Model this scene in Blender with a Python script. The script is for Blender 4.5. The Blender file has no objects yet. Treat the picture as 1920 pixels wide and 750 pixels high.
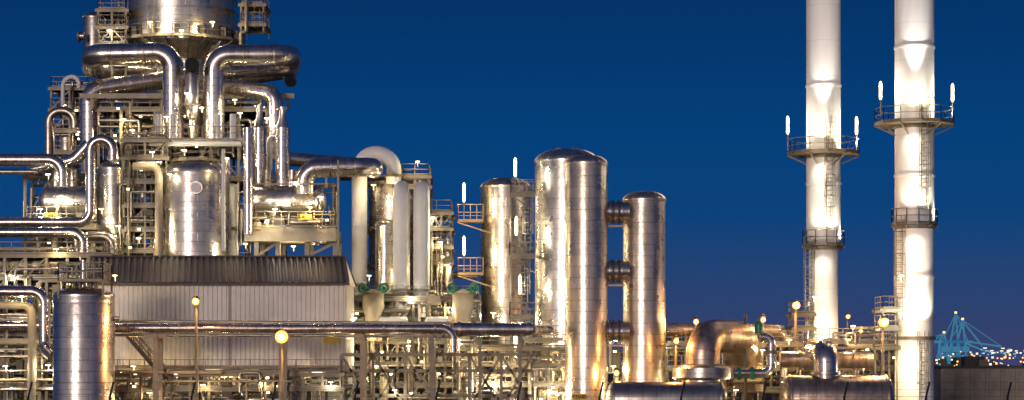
import bpy, math, random
from mathutils import Vector, Matrix
rng = random.Random(11)
K = 0.00025; CH = 6.0
def P(px, py, d): return Vector(((px-960)*K*d, d, CH+(690-py)*K*d))
def R(r, d): return r*K*d
scene = bpy.context.scene

# ------------------------------------------------------------------ materials
def newmat(name):
    m = bpy.data.materials.new(name); m.use_nodes = True
    nt = m.node_tree; b = nt.nodes["Principled BSDF"]
    return m, nt, b
def ramp(nt, fac, stops):
    r = nt.nodes.new("ShaderNodeValToRGB"); e = r.color_ramp.elements
    e[0].position, e[0].color = stops[0][0], (*stops[0][1], 1)
    e[1].position, e[1].color = stops[-1][0], (*stops[-1][1], 1)
    for p, c in stops[1:-1]:
        x = e.new(p); x.color = (*c, 1)
    nt.links.new(fac, r.inputs[0]); return r
def mul(nt, a, b, fac=1.0, mode='MULTIPLY'):
    m = nt.nodes.new("ShaderNodeMixRGB"); m.blend_type = mode; m.inputs[0].default_value = fac
    nt.links.new(a, m.inputs[1])
    nt.links.new(b, m.inputs[2]); return m.outputs[0]
def clad(name, col, metal=0.93, rough=(0.22, 0.36), bw=2.6, rh=0.95, var=0.09, mort=0.03, dirt=0.3, wob=0.1, mk=0.6):
    m, nt, b = newmat(name); N = nt.nodes; L = nt.links
    uv = N.new("ShaderNodeTexCoord")
    br = N.new("ShaderNodeTexBrick"); L.new(uv.outputs["UV"], br.inputs["Vector"])
    br.inputs["Scale"].default_value = 1.0
    br.inputs["Brick Width"].default_value = bw; br.inputs["Row Height"].default_value = rh
    br.inputs["Mortar Size"].default_value = mort; br.inputs["Mortar Smooth"].default_value = 0.3
    br.inputs["Color1"].default_value = (*[c*(1+var*0.5) for c in col], 1)
    br.inputs["Color2"].default_value = (*[c*(1-var) for c in col], 1)
    br.inputs["Mortar"].default_value = (*[c*mk for c in col], 1)
    mp = N.new("ShaderNodeMapping"); mp.inputs["Scale"].default_value = (1.6, 1.6, 0.25)
    L.new(uv.outputs["Object"], mp.inputs[0])
    n1 = N.new("ShaderNodeTexNoise"); n1.inputs["Scale"].default_value = 1.0; n1.inputs["Detail"].default_value = 6
    L.new(mp.outputs[0], n1.inputs["Vector"])
    r1 = ramp(nt, n1.outputs["Fac"], [(0.3, (1-dirt,)*3), (0.62, (1, 1, 1))])
    L.new(mul(nt, br.outputs["Color"], r1.outputs[0]), b.inputs["Base Color"])
    n2 = N.new("ShaderNodeTexNoise"); n2.inputs["Scale"].default_value = 0.9; n2.inputs["Detail"].default_value = 5
    L.new(uv.outputs["Object"], n2.inputs["Vector"])
    mr = N.new("ShaderNodeMapRange"); mr.inputs[1].default_value = 0.3; mr.inputs[2].default_value = 0.7
    mr.inputs[3].default_value = rough[0]; mr.inputs[4].default_value = rough[1]
    L.new(n2.outputs["Fac"], mr.inputs[0]); L.new(mr.outputs[0], b.inputs["Roughness"])
    n3 = N.new("ShaderNodeTexNoise"); n3.inputs["Scale"].default_value = 1.1; n3.inputs["Detail"].default_value = 2
    L.new(uv.outputs["Object"], n3.inputs["Vector"])
    bp = N.new("ShaderNodeBump"); bp.inputs["Strength"].default_value = wob; bp.inputs["Distance"].default_value = 0.25
    L.new(n3.outputs["Fac"], bp.inputs["Height"])
    b2 = N.new("ShaderNodeBump"); b2.inputs["Strength"].default_value = 0.22; b2.inputs["Distance"].default_value = 0.04; b2.invert = True
    L.new(br.outputs["Fac"], b2.inputs["Height"]); L.new(bp.outputs[0], b2.inputs["Normal"])
    L.new(b2.outputs[0], b.inputs["Normal"])
    b.inputs["Metallic"].default_value = metal
    return m
def plain(name, col, metal=0.0, rough=0.5, dirt=0.4, sc=0.7, bump=0.1):
    m, nt, b = newmat(name); N = nt.nodes; L = nt.links
    tc = N.new("ShaderNodeTexCoord")
    n = N.new("ShaderNodeTexNoise"); n.inputs["Scale"].default_value = sc; n.inputs["Detail"].default_value = 8; n.inputs["Roughness"].default_value = 0.65
    L.new(tc.outputs["Object"], n.inputs["Vector"])
    r = ramp(nt, n.outputs["Fac"], [(0.3, tuple(c*(1-dirt) for c in col)), (0.65, col)])
    L.new(r.outputs[0], b.inputs["Base Color"])
    b.inputs["Metallic"].default_value = metal; b.inputs["Roughness"].default_value = rough
    bp = N.new("ShaderNodeBump"); bp.inputs["Strength"].default_value = bump; bp.inputs["Distance"].default_value = 0.05
    L.new(n.outputs["Fac"], bp.inputs["Height"]); L.new(bp.outputs[0], b.inputs["Normal"])
    return m
def emis(name, col, st):
    m, nt, b = newmat(name)
    b.inputs["Base Color"].default_value = (*col, 1)
    b.inputs["Emission Color"].default_value = (*col, 1); b.inputs["Emission Strength"].default_value = st
    return m
M = {}
M['clad'] = clad("aluminium_cladding", (0.72, 0.66, 0.58))
M['clad2'] = clad("aluminium_cladding_dull", (0.54, 0.49, 0.43), rough=(0.27, 0.42), bw=3.1, rh=1.2)
M['cladw'] = clad("aluminium_cladding_warm", (0.78, 0.66, 0.51), rough=(0.24, 0.36), bw=2.2, rh=1.0)
M['duct'] = clad("duct_cladding", (0.72, 0.64, 0.58), rough=(0.2, 0.3), bw=9, rh=0.75, var=0.10, mort=0.03, wob=0.07)
M['pipe'] = clad("pipe_cladding", (0.54, 0.47, 0.38), rough=(0.27, 0.42), bw=9, rh=1.1, mort=0.03, wob=0.07)
M['white'] = clad("stack_white_paint", (0.84, 0.82, 0.81), metal=0.0, rough=(0.4, 0.55), bw=40, rh=3.4, var=0.02, mort=0.03, dirt=0.08, wob=0.04, mk=.8)
M['wpipe'] = plain("white_pipe_paint", (0.76, 0.74, 0.72), 0, 0.42, 0.12)
M['cream'] = plain("cream_paint", (0.50, 0.42, 0.29), 0, 0.45, 0.35)
M['steel'] = plain("galvanised_steel", (0.26, 0.22, 0.165), 0.35, 0.5, 0.45)
M['steeld'] = plain("dark_steel", (0.08, 0.07, 0.06), 0.3, 0.55, 0.4)
M['ochre'] = plain("ochre_rail_paint", (0.60, 0.38, 0.17), 0.1, 0.5, 0.3)
M['conc'] = plain("concrete", (0.36, 0.315, 0.26), 0, 0.85, 0.35)
M['black'] = plain("black_void", (0.01, 0.01, 0.012), 0, 0.8)
M['green'] = plain("green_valve_paint", (0.02, 0.20, 0.12), 0.1, 0.4, 0.3)
M['blue'] = plain("blue_paint", (0.05, 0.14, 0.3), 0.1, 0.4, 0.3)
M['wall'] = plain("corrugated_wall_paint", (0.78, 0.72, 0.65), 0.05, 0.5, 0.16, 0.35)
M['roof'] = plain("corrugated_roof", (0.18, 0.135, 0.12), 0.25, 0.42, 0.4, 0.3)
M['yellow'] = plain("yellow_sign", (0.75, 0.50, 0.04), 0, 0.5, 0.1)
M['rust'] = clad("rusty_cladding", (0.58, 0.44, 0.34), metal=0.85, rough=(0.25, 0.42), bw=6, rh=0.7, dirt=0.45)
M['ground'] = plain("ground_gravel", (0.09, 0.08, 0.065), 0, 0.9, 0.5, 0.15, 0.4)
M['lampw'] = emis("lamp_warm_white", (1.0, 0.88, 0.52), 6)
M['tube'] = emis("lamp_tube_glass", (1.0, 0.86, 0.52), 3.0)
M['lampd'] = emis("bulkhead_lamp_glass", (1.0, 0.85, 0.45), 6)
M['lampo'] = emis("lamp_sodium", (1.0, 0.43, 0.08), 2.6)
M['lampc'] = emis("lamp_cyan", (0.35, 0.8, 1.0), 0.4)
M['cranelit'] = emis("crane_lit_blue", (0.04, 0.22, 0.36), 0.48)  # blue lamp light on the crane steel, put in as emission
M['farwin'] = emis("far_window_light", (1.0, 0.85, 0.6), 1.1)

# ------------------------------------------------------------------ builder
class B:
    def __init__(s):
        s.v = []; s.f = []; s.m = []; s.uv = []; s.sm = []; s.mats = []
    def mi(s, k):
        if k not in s.mats: s.mats.append(k)
        return s.mats.index(k)
    def face(s, idx, mat, uvs=None, sm=False):
        s.f.append(idx); s.m.append(s.mi(mat)); s.sm.append(sm)
        s.uv.extend(uvs if uvs else [(s.v[i][0]+s.v[i][1], s.v[i][2]) for i in idx])
    def rings(s, rings, vs, circ, mat, sm=True):
        n = len(rings[0]); base = len(s.v)
        for r in rings: s.v.extend([tuple(p) for p in r])
        for i in range(len(rings)-1):
            a = base+i*n; b = a+n
            for k in range(n):
                k2 = (k+1) % n; u0 = circ*k/n; u1 = circ*(k+1)/n
                s.face((a+k, a+k2, b+k2, b+k), mat, [(u0, vs[i]), (u1, vs[i]), (u1, vs[i+1]), (u0, vs[i+1])], sm)
    def cap(s, ring, mat, flip=False):
        base = len(s.v); s.v.extend([tuple(p) for p in ring])
        idx = list(range(base, base+len(ring)))
        if flip: idx.reverse()
        s.face(tuple(idx), mat)
    def lathe(s, c, prof, mat, seg=40, capt=False, capb=False):
        x, y = c[0], c[1]; rm = max(p[0] for p in prof); circ = 2*math.pi*rm
        def ring(r, z): return [Vector((x+r*math.cos(2*math.pi*k/seg), y+r*math.sin(2*math.pi*k/seg), z)) for k in range(seg)]
        run = [prof[0]]; vs = [prof[0][1]]; v = prof[0][1]
        def flush():
            if len(run) > 1: s.rings([ring(max(r, 1e-3), z) for r, z in run], vs, circ, mat)
        for i in range(1, len(prof)):
            a, b = prof[i-1], prof[i]
            v += math.hypot(b[0]-a[0], b[1]-a[1])
            run.append(b); vs.append(v)
            if i < len(prof)-1:
                c2 = prof[i+1]
                d1 = Vector((b[0]-a[0], b[1]-a[1])); d2 = Vector((c2[0]-b[0], c2[1]-b[1]))
                if d1.length > 1e-6 and d2.length > 1e-6 and d1.angle(d2) > 0.6:
                    flush(); run = [b]; vs = [v]
        flush()
        if capb: s.cap(ring(*prof[0]), mat, True)
        if capt: s.cap(ring(*prof[-1]), mat)
    def tube(s, pts, r, mat, seg=14, bend=None, caps=True, radii=None, capmat=None):
        pts = [Vector(p) for p in pts]
        if bend is None: bend = r*1.7
        out = [pts[0]]
        for i in range(1, len(pts)-1):
            a, b, c = pts[i-1], pts[i], pts[i+1]
            d1 = (a-b); d2 = (c-b); l1 = d1.length; l2 = d2.length; d1.normalize(); d2.normalize()
            ang = d1.angle(d2)
            if ang > 3.0 or bend <= 0: out.append(b); continue
            t = bend/math.tan(ang/2); t = min(t, l1*0.49 if i > 1 else l1*0.98, l2*0.49 if i < len(pts)-2 else l2*0.98)
            rr = t*math.tan(ang/2)
            cen = b+(d1+d2).normalized()*(rr/math.sin(ang/2))
            p0 = b+d1*t; p1 = b+d2*t; v0 = p0-cen; v1 = p1-cen
            tot = v0.angle(v1); ax = v0.cross(v1).normalized(); n = max(3, int(tot/0.16))
            for k in range(n+1):
                out.append(cen+Matrix.Rotation(tot*k/n, 3, ax) @ v0)
        out.append(pts[-1])
        pts = [out[0]]
        for p in out[1:]:
            if (p-pts[-1]).length > 1e-4: pts.append(p)
        n = len(pts)
        if n < 2: return pts
        tang = []
        for i in range(n):
            t = (pts[min(i+1, n-1)]-pts[max(i-1, 0)]).normalized(); tang.append(t)
        up = Vector((0, 0, 1)) if abs(tang[0].z) < 0.9 else Vector((1, 0, 0))
        n1 = (up-tang[0]*up.dot(tang[0])).normalized()
        rg = []; vs = []; v = 0
        for i in range(n):
            if i: v += (pts[i]-pts[i-1]).length
            n1 = (n1-tang[i]*n1.dot(tang[i])).normalized(); n2 = tang[i].cross(n1)
            rr = r if radii is None else radii(i/(n-1))
            rg.append([pts[i]+(n1*math.cos(2*math.pi*k/seg)+n2*math.sin(2*math.pi*k/seg))*rr for k in range(seg)]); vs.append(v)
        s.rings(rg, vs, 2*math.pi*r, mat)
        if caps: s.cap(rg[0], capmat or mat, True); s.cap(rg[-1], capmat or mat)
        return pts
    def disc(s, c, ax, r, th, mat, seg=24):
        ax = Vector(ax).normalized(); c = Vector(c)
        s.tube([c-ax*th/2, c+ax*th/2], r, mat, seg)
    def hdrum(s, p0, p1, r, mat, seg=32, capk=0.5):
        p0 = Vector(p0); p1 = Vector(p1); ax = (p1-p0).normalized(); L = (p1-p0).length
        up = Vector((0, 0, 1)); n1 = up; n2 = ax.cross(n1)
        prof = []
        for k in range(8):
            a = math.pi/2*k/7; prof.append((r*math.sin(a), -r*capk*math.cos(a)))
        prof += [(r*math.cos(math.pi/2*k/7), L+r*capk*math.sin(math.pi/2*k/7)) for k in range(8)]
        rg = [[p0+ax*z+(n1*math.cos(2*math.pi*k/seg)+n2*math.sin(2*math.pi*k/seg))*max(q, 1e-3) for k in range(seg)] for q, z in prof]
        s.rings(rg, [z for q, z in prof], 2*math.pi*r, mat)
        for z in (0, L): s.disc(p0+ax*z, ax, r*1.04, 0.14, mat, seg)
    def box(s, c, sz, mat):
        x, y, z = c; a, b, h = sz[0]/2, sz[1]/2, sz[2]/2; n = len(s.v)
        s.v += [(x-a, y-b, z-h), (x+a, y-b, z-h), (x+a, y+b, z-h), (x-a, y+b, z-h), (x-a, y-b, z+h), (x+a, y-b, z+h), (x+a, y+b, z+h), (x-a, y+b, z+h)]
        for q in ((3, 2, 1, 0), (4, 5, 6, 7), (0, 1, 5, 4), (1, 2, 6, 5), (2, 3, 7, 6), (3, 0, 4, 7)):
            s.face(tuple(n+i for i in q), mat)
    def beam(s, p0, p1, w, mat, h=None):
        p0 = Vector(p0); p1 = Vector(p1); t = (p1-p0)
        if t.length < 1e-4: return
        t.normalize(); up = Vector((0, 0, 1)) if abs(t.z) < 0.95 else Vector((0, 1, 0))
        a = t.cross(up).normalized(); b = a.cross(t).normalized(); a = a*w/2; b = b*(h or w)/2; n = len(s.v)
        for p in (p0, p1):
            s.v += [tuple(p-a-b), tuple(p+a-b), tuple(p+a+b), tuple(p-a+b)]
        for q in ((0, 1, 2, 3), (7, 6, 5, 4), (0, 4, 5, 1), (1, 5, 6, 2), (2, 6, 7, 3), (3, 7, 4, 0)):
            s.face(tuple(n+i for i in q), mat)
    def rail(s, pts, mat='steel', h=1.1, w=0.06, sp=1.3):
        pts = [Vector(p) for p in pts]; Z = Vector((0, 0, 1))
        for a, b in zip(pts, pts[1:]):
            for k in (h, h*0.52): s.beam(a+Z*k, b+Z*k, w, mat)
            s.beam(a+Z*0.08, b+Z*0.08, 0.03, mat, 0.15)
            n = max(1, int(round((b-a).length/sp)))
            for i in range(n+1):
                p = a.lerp(b, i/n); s.beam(p, p+Z*h, w, mat)
    def ringplat(s, c, z, ri, ro, a0=0, a1=360, mat='steel', n=16, h=1.15, brackets=True):
        a0 = math.radians(a0); a1 = math.radians(a1)
        def pt(r, t, zz): return Vector((c[0]+r*math.cos(t), c[1]+r*math.sin(t), zz))
        outer = []
        for i in range(n):
            t0 = a0+(a1-a0)*i/n; t1 = a0+(a1-a0)*(i+1)/n; b = len(s.v)
            for zz in (z-0.14, z):
                s.v += [tuple(pt(ri, t0, zz)), tuple(pt(ro, t0, zz)), tuple(pt(ro, t1, zz)), tuple(pt(ri, t1, zz))]
            for q in ((3, 2, 1, 0), (4, 5, 6, 7), (1, 2, 6, 5), (0, 1, 5, 4), (2, 3, 7, 6), (3, 0, 4, 7)): s.face(tuple(b+k for k in q), mat)
            if brackets and i % 2 == 0: s.beam(pt(ro, t0, z-0.2), pt(ri, t0, z-0.2-(ro-ri)*0.45), 0.12, mat)
            outer.append(pt(ro-0.04, t0, z))
        outer.append(pt(ro-0.04, a1, z))
        s.rail(outer, mat, h, sp=5)
    def ladder(s, x, y, z0, z1, mat='steel', cage=True, w=0.55, side=(0, -1)):
        sx, sy = side; tx, ty = -sy, sx
        def q(u, v, z): return Vector((x+tx*u+sx*v, y+ty*u+sy*v, z))
        for u in (-w/2, w/2): s.beam(q(u, 0, z0), q(u, 0, z1), 0.08, mat)
        z = z0
        while z < z1: s.beam(q(-w/2, 0, z), q(w/2, 0, z), 0.05, mat); z += 0.4
        if cage:
            z = z0+2
            angs = [math.pi*k/6 for k in range(7)]
            while z < z1+0.9:
                pp = [q(0.5*math.cos(a), 0.1+0.75*math.sin(a), z) for a in angs]
                for a, b in zip(pp, pp[1:]): s.beam(a, b, 0.06, mat)
                z += 1.0
            for k in (0, 1, 3, 5, 6):
                a = angs[k]; s.beam(q(0.5*math.cos(a), 0.1+0.75*math.sin(a), z0+2), q(0.5*math.cos(a), 0.1+0.75*math.sin(a), z1+0.9), 0.05, mat)
    def torus(s, c, ax, r, t, mat, n=20):
        ax = Vector(ax).normalized(); up = Vector((0, 0, 1)) if abs(ax.z) < .9 else Vector((1, 0, 0))
        a = ax.cross(up).normalized(); b = ax.cross(a); c = Vector(c)
        s.tube([c+(a*math.cos(2*math.pi*k/n)+b*math.sin(2*math.pi*k/n))*r for k in range(n+1)], t, mat, 8, 0, False)
    def ball(s, c, r, mat, n=12):
        s.lathe(c, [(r*math.sin(math.pi*k/8), c[2]-r*math.cos(math.pi*k/8)) for k in range(9)], mat, n)
    def make(s, name, parent=None):
        xs = [p[0] for p in s.v]; ys = [p[1] for p in s.v]; zs = [p[2] for p in s.v]
        o = Vector(((min(xs)+max(xs))/2, (min(ys)+max(ys))/2, min(zs)))
        me = bpy.data.meshes.new(name); me.from_pydata([(p[0]-o.x, p[1]-o.y, p[2]-o.z) for p in s.v], [], s.f)
        for k in s.mats: me.materials.append(M[k])
        me.polygons.foreach_set("material_index", s.m); me.polygons.foreach_set("use_smooth", s.sm)
        ul = me.uv_layers.new(name="UVMap"); flat = [c for t in s.uv for c in t]; ul.data.foreach_set("uv", flat)
        me.update()
        ob = bpy.data.objects.new(name, me); scene.collection.objects.link(ob); ob.location = o
        if parent: ob.parent = parent; ob.matrix_parent_inverse = Matrix.Translation(-parent.location)
        return ob

WARM = (1.0, 0.76, 0.38); WHITE = (1.0, 0.91, 0.66); SOD = (1.0, 0.47, 0.12)
def addlight(ob, loc, W, col=WARM, rad=0.2, spot=None):
    l = bpy.data.lights.new("lamp_light", 'SPOT' if spot else 'POINT'); l.energy = W; l.color = col; l.shadow_soft_size = rad
    o = bpy.data.objects.new("lamp_light", l); scene.collection.objects.link(o); o.location = loc
    if spot:
        l.spot_size = math.radians(spot[1]); l.spot_blend = 0.8
        o.rotation_euler = (Vector(spot[0])).to_track_quat('-Z', 'Y').to_euler()
    o.parent = ob; o.matrix_parent_inverse = Matrix.Translation(-ob.location)
    return o
FW = 0.78
def flood(px, py, d, W=250, col=WARM, rad=0.15):
    p = P(px, py, d); b = B()
    b.box(p+Vector((0, 0.1, 0.24)), (0.5, 0.4, 0.08), 'steeld')
    b.beam(p+Vector((0, 0.3, 0.24)), p+Vector((0, 0.3, -0.35)), 0.06, 'steeld')
    b.box(p+Vector((0, 0.02, 0.16)), (0.4, 0.28, 0.06), 'lampw')
    o = b.make("floodlight"); addlight(o, p+Vector((0, -0.1, -0.08)), W*FW, col, rad); return o
def tubelamp(px, py, d, W=500, hpx=28, post=14):
    p = P(px, py, d); h = R(hpx, d); b = B()
    pr = [(.02, -h/2), (.08, -h/2+.06), (.14, -h/2+.2), (.14, h/2-.2), (.08, h/2-.06), (.02, h/2)]
    b.lathe(p, [(r, p.z+z) for r, z in pr], 'tube', 14)
    b.disc(p-Vector((0, 0, h/2+0.02)), (0, 0, 1), 0.12, 0.14, 'steeld', 10)
    b.beam(p-Vector((0, 0, h/2+0.1)), p-Vector((0, 0, h/2+R(post, d))), 0.09, 'steel')
    o = b.make("tube_lamp")
    for k in (-.25, .2): addlight(o, p+Vector((0, -0.22, h*k)), W*0.3, WHITE, 0.1)
    addlight(o, p+Vector((0, 0.27, 0)), W*0.4, WHITE, 0.09); return o
def street_lamp(px, py, d, W=900, col=SOD, r=0.13, gr=.36):
    p = P(px, py, d); b = B()
    b.tube([Vector((p.x, p.y+0.5, 0)), Vector((p.x, p.y+0.5, p.z+0.45)), Vector((p.x, p.y-0.1, p.z+0.45))], 0.12, 'steel', 8, 0.3)
    b.disc(Vector((p.x, p.y+0.5, 0.2)), (0, 0, 1), 0.3, 0.4, 'conc', 10)
    b.lathe(p, [(.12, p.z+.5), (.36, p.z+.32), (.36, p.z+.24), (.3, p.z+.24)], 'steeld', 14)
    b.ball(p+Vector((0, 0.0, 0.02)), gr, 'lampo')
    o = b.make("street_lamp"); addlight(o, p+Vector((0, -gr-.14, 0.0)), W, col, r); return o

def dome(r, z, k=0.35, n=8):
    return [(r*math.cos(math.pi/2*i/n), z+r*k*math.sin(math.pi/2*i/n)) for i in range(n+1)]
def vessel(b, px, top, rp, d, mat='clad', bot=None, k=0.4, bands=(), nozzle=False, skirt=True):
    c = P(px, 0, d); r = R(rp, d); zt = P(0, top, d).z-r*k; zb = 0.0 if bot is None else P(0, bot, d).z
    b.lathe(c, [(r, zb)]+dome(r, zt, k), mat, 48, capb=True)
    for q in bands:
        z = P(0, q, d).z; b.lathe(c, [(r, z-.07), (r*1.012+.02, z-.07), (r*1.012+.02, z+.07), (r, z+.07)], mat, 48)
    b.lathe(c, [(r+.01, zt-.1), (r*1.01+.03, zt-.1), (r*1.01+.03, zt+.05), (r*.99, zt+.08)], mat, 48)
    for i in range(20):
        a = 2*math.pi*i/20; pr = dome(r+.03, zt, k)
        for (r0, z0), (r1, z1) in zip(pr[:-1], pr[1:]):
            b.beam((c.x+r0*math.cos(a), c.y+r0*math.sin(a), z0), (c.x+r1*math.cos(a), c.y+r1*math.sin(a), z1), .07, mat)
    return c, r
def frame(b, px0, px1, levels, d0, d1, nx, mat='steel', bot=None, rails=True, floor=True, diag=0.4, w=0.28, base=True):
    xs = [px0+(px1-px0)*i/nx for i in range(nx+1)]; top = min(levels)
    for d in (d0, d1):
        for x in xs:
            X = P(x, 0, d0).x; zt = P(0, top, d0).z
            b.beam((X, d, 0 if bot is None else P(0, bot, d0).z), (X, d, zt), w, mat)
    X0 = P(px0, 0, d0).x; X1 = P(px1, 0, d0).x; ls = sorted(levels)
    for j, l in enumerate(ls):
        z = P(0, l, d0).z
        for d in (d0, d1): b.beam((X0-.3, d-.16, z-.1), (X1+.3, d-.16, z-.1), 0.14, mat, 0.34)
        for x in xs:
            X = P(x, 0, d0).x; b.beam((X, d0, z-.12), (X, d1, z-.12), 0.13, mat, 0.26)
        if floor: b.box(((X0+X1)/2, (d0+d1)/2, z+.1), (X1-X0+.4, d1-d0+.3, 0.05), 'steeld')
        if rails: b.rail([(X0, d1, z+.1), (X0, d0-.12, z+.1), (X1, d0-.12, z+.1), (X1, d1, z+.1)], mat)
        if j+1 < len(ls):
            z2 = P(0, ls[j+1], d0).z
            for i in range(nx):
                if rng.random() < diag:
                    a, c = P(xs[i], 0, d0).x, P(xs[i+1], 0, d0).x
                    if rng.random() < .5: a, c = c, a
                    b.beam((a, d0+.1, z-.2), (c, d0+.1, z2), 0.13, mat)
def clutter(b, px0, px1, py0, py1, d0, d1, n, mats=('pipe', 'steel', 'cream', 'pipe', 'clad2', 'steel'), r0=1.2, r1=4.5, seg=8, ph=.5):
    for i in range(n):
        d = rng.uniform(d0, d1); r = R(rng.uniform(r0, r1), d); m = rng.choice(mats)
        x = rng.uniform(px0, px1); y = rng.uniform(py0, py1)
        if rng.random() < ph:
            L = rng.uniform(.2, .6)*(px1-px0); x2 = max(px0, min(px1, x+rng.choice((-L, L))))
            y2 = rng.uniform(py0, py1)
            pts = [P(x, y, d), P(x2, y, d)]
            if rng.random() < .6: pts.append(P(x2, y2, d))
            if rng.random() < .4: pts.insert(0, P(x, rng.uniform(py0, py1), d))
        else:
            L = rng.uniform(.3, .9)*(py1-py0); y2 = min(py1, y+L); x2 = x+rng.uniform(8, 40)*rng.choice((-1, 1))
            x2 = max(px0, min(px1, x2))
            pts = [P(x, y2, d), P(x, y, d)]
            if rng.random() < .6: pts += [P(x2, y, d), P(x2, min(py1, y+rng.uniform(10, 60)), d)]
        ok = all((q-p).length > .15 for p, q in zip(pts, pts[1:]))
        if ok:
            b.tube(pts, r, m, seg, r*1.8)
            if rng.random() < .5:
                a, c = pts[0], pts[1]; q = a.lerp(c, rng.uniform(.2, .8)); b.disc(q, c-a, r*1.5, .14, 'steel', 10)
                if rng.random() < .35: b.disc(q+Vector((0, -r*1.2, r)), (rng.choice((0, 1)), 1, 0), r*1.3, .08, rng.choice(('green', 'steeld', 'steeld', 'blue', 'ochre')), 10)
def equipment(b, px0, px1, py0, py1, d0, d1, n):
    for i in range(n):
        d = rng.uniform(d0, d1); x = rng.uniform(px0, px1); y = rng.uniform(py0, py1); m = rng.choice(('cream', 'clad2', 'pipe', 'clad', 'steel'))
        t = rng.random(); p = P(x, y, d)
        if t < .45:
            r = R(rng.uniform(4, 9), d); h = rng.uniform(1, 2.5)
            b.lathe(p, [(r, p.z-h), (r, p.z)]+dome(r, p.z, .5, 5), m, 16); b.disc(p, (0, 0, 1), r*1.1, .12, 'steel', 16)
        elif t < .7:
            b.hdrum(p, p+Vector((rng.uniform(1, 3), 0, 0)), R(rng.uniform(4, 8), d), m, 16)
        else:
            b.box(p, (rng.uniform(.4, 1.2), .6, rng.uniform(.4, 1.1)), rng.choice(('cream', 'steel', 'steeld', 'steel')))
    for i in range(n//4):   # small bulkhead lamps on brackets
        p = P(rng.uniform(px0, px1), rng.uniform(py0, py1), d0-.3); b.beam(p+Vector((0, .1, 0)), p+Vector((0, 1.2, 0)), .05, 'steeld')
        b.box(p, (.26, .1, .16), 'lampd'); b.box(p+Vector((0, 0, .12)), (.34, .2, .05), 'steeld')
def sign(text, px, py, d, wpx, hpx, size):
    p = P(px, py, d); b = B(); b.box(p, (R(wpx, d), .05, R(hpx, d)), 'yellow')
    b.beam(p+Vector((-R(wpx, d)*.3, .05, 0)), p+Vector((-R(wpx, d)*.3, .5, 0)), .06, 'steel'); b.beam(p+Vector((R(wpx, d)*.3, .05, 0)), p+Vector((R(wpx, d)*.3, .5, 0)), .06, 'steel')
    o = b.make("equipment_sign")
    if text:
        c = bpy.data.curves.new("lettering", 'FONT'); c.body = text; c.size = size; c.align_x = 'CENTER'; c.align_y = 'CENTER'; c.extrude = .01; c.offset = .012
        c.materials.append(M['black']); t = bpy.data.objects.new("lettering", c); scene.collection.objects.link(t)
        t.location = p+Vector((0, -.045, 0)); t.rotation_euler = (math.pi/2, 0, 0); t.parent = o; t.matrix_parent_inverse = Matrix.Translation(-o.location)

# ------------------------------------------------------------------ ground
b = B(); n = len(b.v); b.v += [(-4000, -300, 0), (4000, -300, 0), (4000, 6000, 0), (-4000, 6000, 0)]; b.face((n, n+1, n+2, n+3), 'ground'); b.make("ground")

# ------------------------------------------------------------------ chimney stacks
def stack(px, d, rtop, rlow, split, plats, flanges, ladders, lamps):
    b = B(); c = P(px, 0, d); z = lambda q: P(0, q, d).z; r1 = R(rtop, d); r2 = R(rlow, d)
    b.lathe(c, [(r2, 0), (r2, z(split)), (r1, z(split-6)), (r1, z(-330))], 'white', 56, capt=True)
    for q in flanges:
        b.lathe(c, [(r1, z(q)-.1), (r1+.08, z(q)-.1), (r1+.08, z(q)+.1), (r1, z(q)+.1)], 'wpipe', 56)
    for (q, ro) in plats:
        b.ringplat(c, z(q), r2*.98, R(ro, d), 0, 360, 'steel', 12, 1.35)
        b.lathe(c, [(r1, z(q)-.5), (r1+.14, z(q)-.5), (r1+.14, z(q)-.2), (r1, z(q)-.2)], 'steel', 40)
    for (lx, q0, q1, fr) in ladders:
        X = P(lx, 0, d).x; dx = X-c.x
        yy = c.y-math.sqrt(max(0, r1*r1-dx*dx))-.35
        b.ladder(X, yy, z(q0), z(q1), 'steel', True, .6)
        q = q0
        while q > q1:
            b.beam((X, yy, z(q)), (X+(c.x-X)*.4, yy+1.0, z(q)), .08, 'steel'); q -= 40
    ob = b.make("chimney_stack")
    for i, (q, ro) in enumerate(plats):
        for s_ in (-.5, .55):
            pp = Vector((c.x+s_*r1, c.y-r1-1.0, z(q)+.9))
            addlight(ob, pp, 800, WHITE, .1, ((-s_*.15, .16, 1), 120))
        addlight(ob, Vector((c.x-.7, c.y-r1-1.5, z(q)-.7)), 500, WHITE, .07, ((.1, .3, -1), 130))  # added spot without a fixture, brightens the shaft below the platform
        addlight(ob, Vector((c.x+R(ro, d)*.9, c.y-.5, z(q)+1.0)), 220, WHITE, .08)
        if i == 0: addlight(ob, Vector((c.x-.4, c.y-r1-1.7, z(q)+1.0)), 9000, (1, .93, .82), .1, ((0, .17, 1), 34))  # narrow spot without a fixture, added to brighten the upper shaft
        else: addlight(ob, Vector((c.x+.2, c.y-r1-1.2, z(q)+1.0)), 2500, (1, .93, .8), .1, ((0, .15, 1), 40))  # same added spot, weaker, for the lower platforms
    for (x, y) in lamps: tubelamp(x, y, d-.3, 420, 36, 30)
    return ob
stack(1544, 205, 32, 27, 455, [(288, 68), (459, 40)], [162, 345], [(1550, 430, 240, 0), (1514, 640, 462, 1)], [(1477, 235), (1606, 236)])
stack(1714.5, 195, 36.5, 36, 420, [(232, 75), (420, 44), (627, 30)], [90, 330, 520], [(1726, 395, 220, 0), (1682, 600, 425, 1), (1722, 760, 640, 1)], [(1651, 170), (1786, 174)])
for (x, y) in ((1523, 249), (1569, 249)): flood(x, y, 201, 120)
for (x, y) in ((1694, 186), (1746, 188)): flood(x, y, 191, 120)
for (x, y, d, w) in ((1540, 632, 200.5, 1300), (1556, 640, 200, 700), (1690, 590, 190.5, 900), (1700, 690, 190.5, 600), (1528, 560, 200.5, 500), (1690, 520, 190.5, 400)): flood(x, y, d, w, WHITE)

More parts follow.
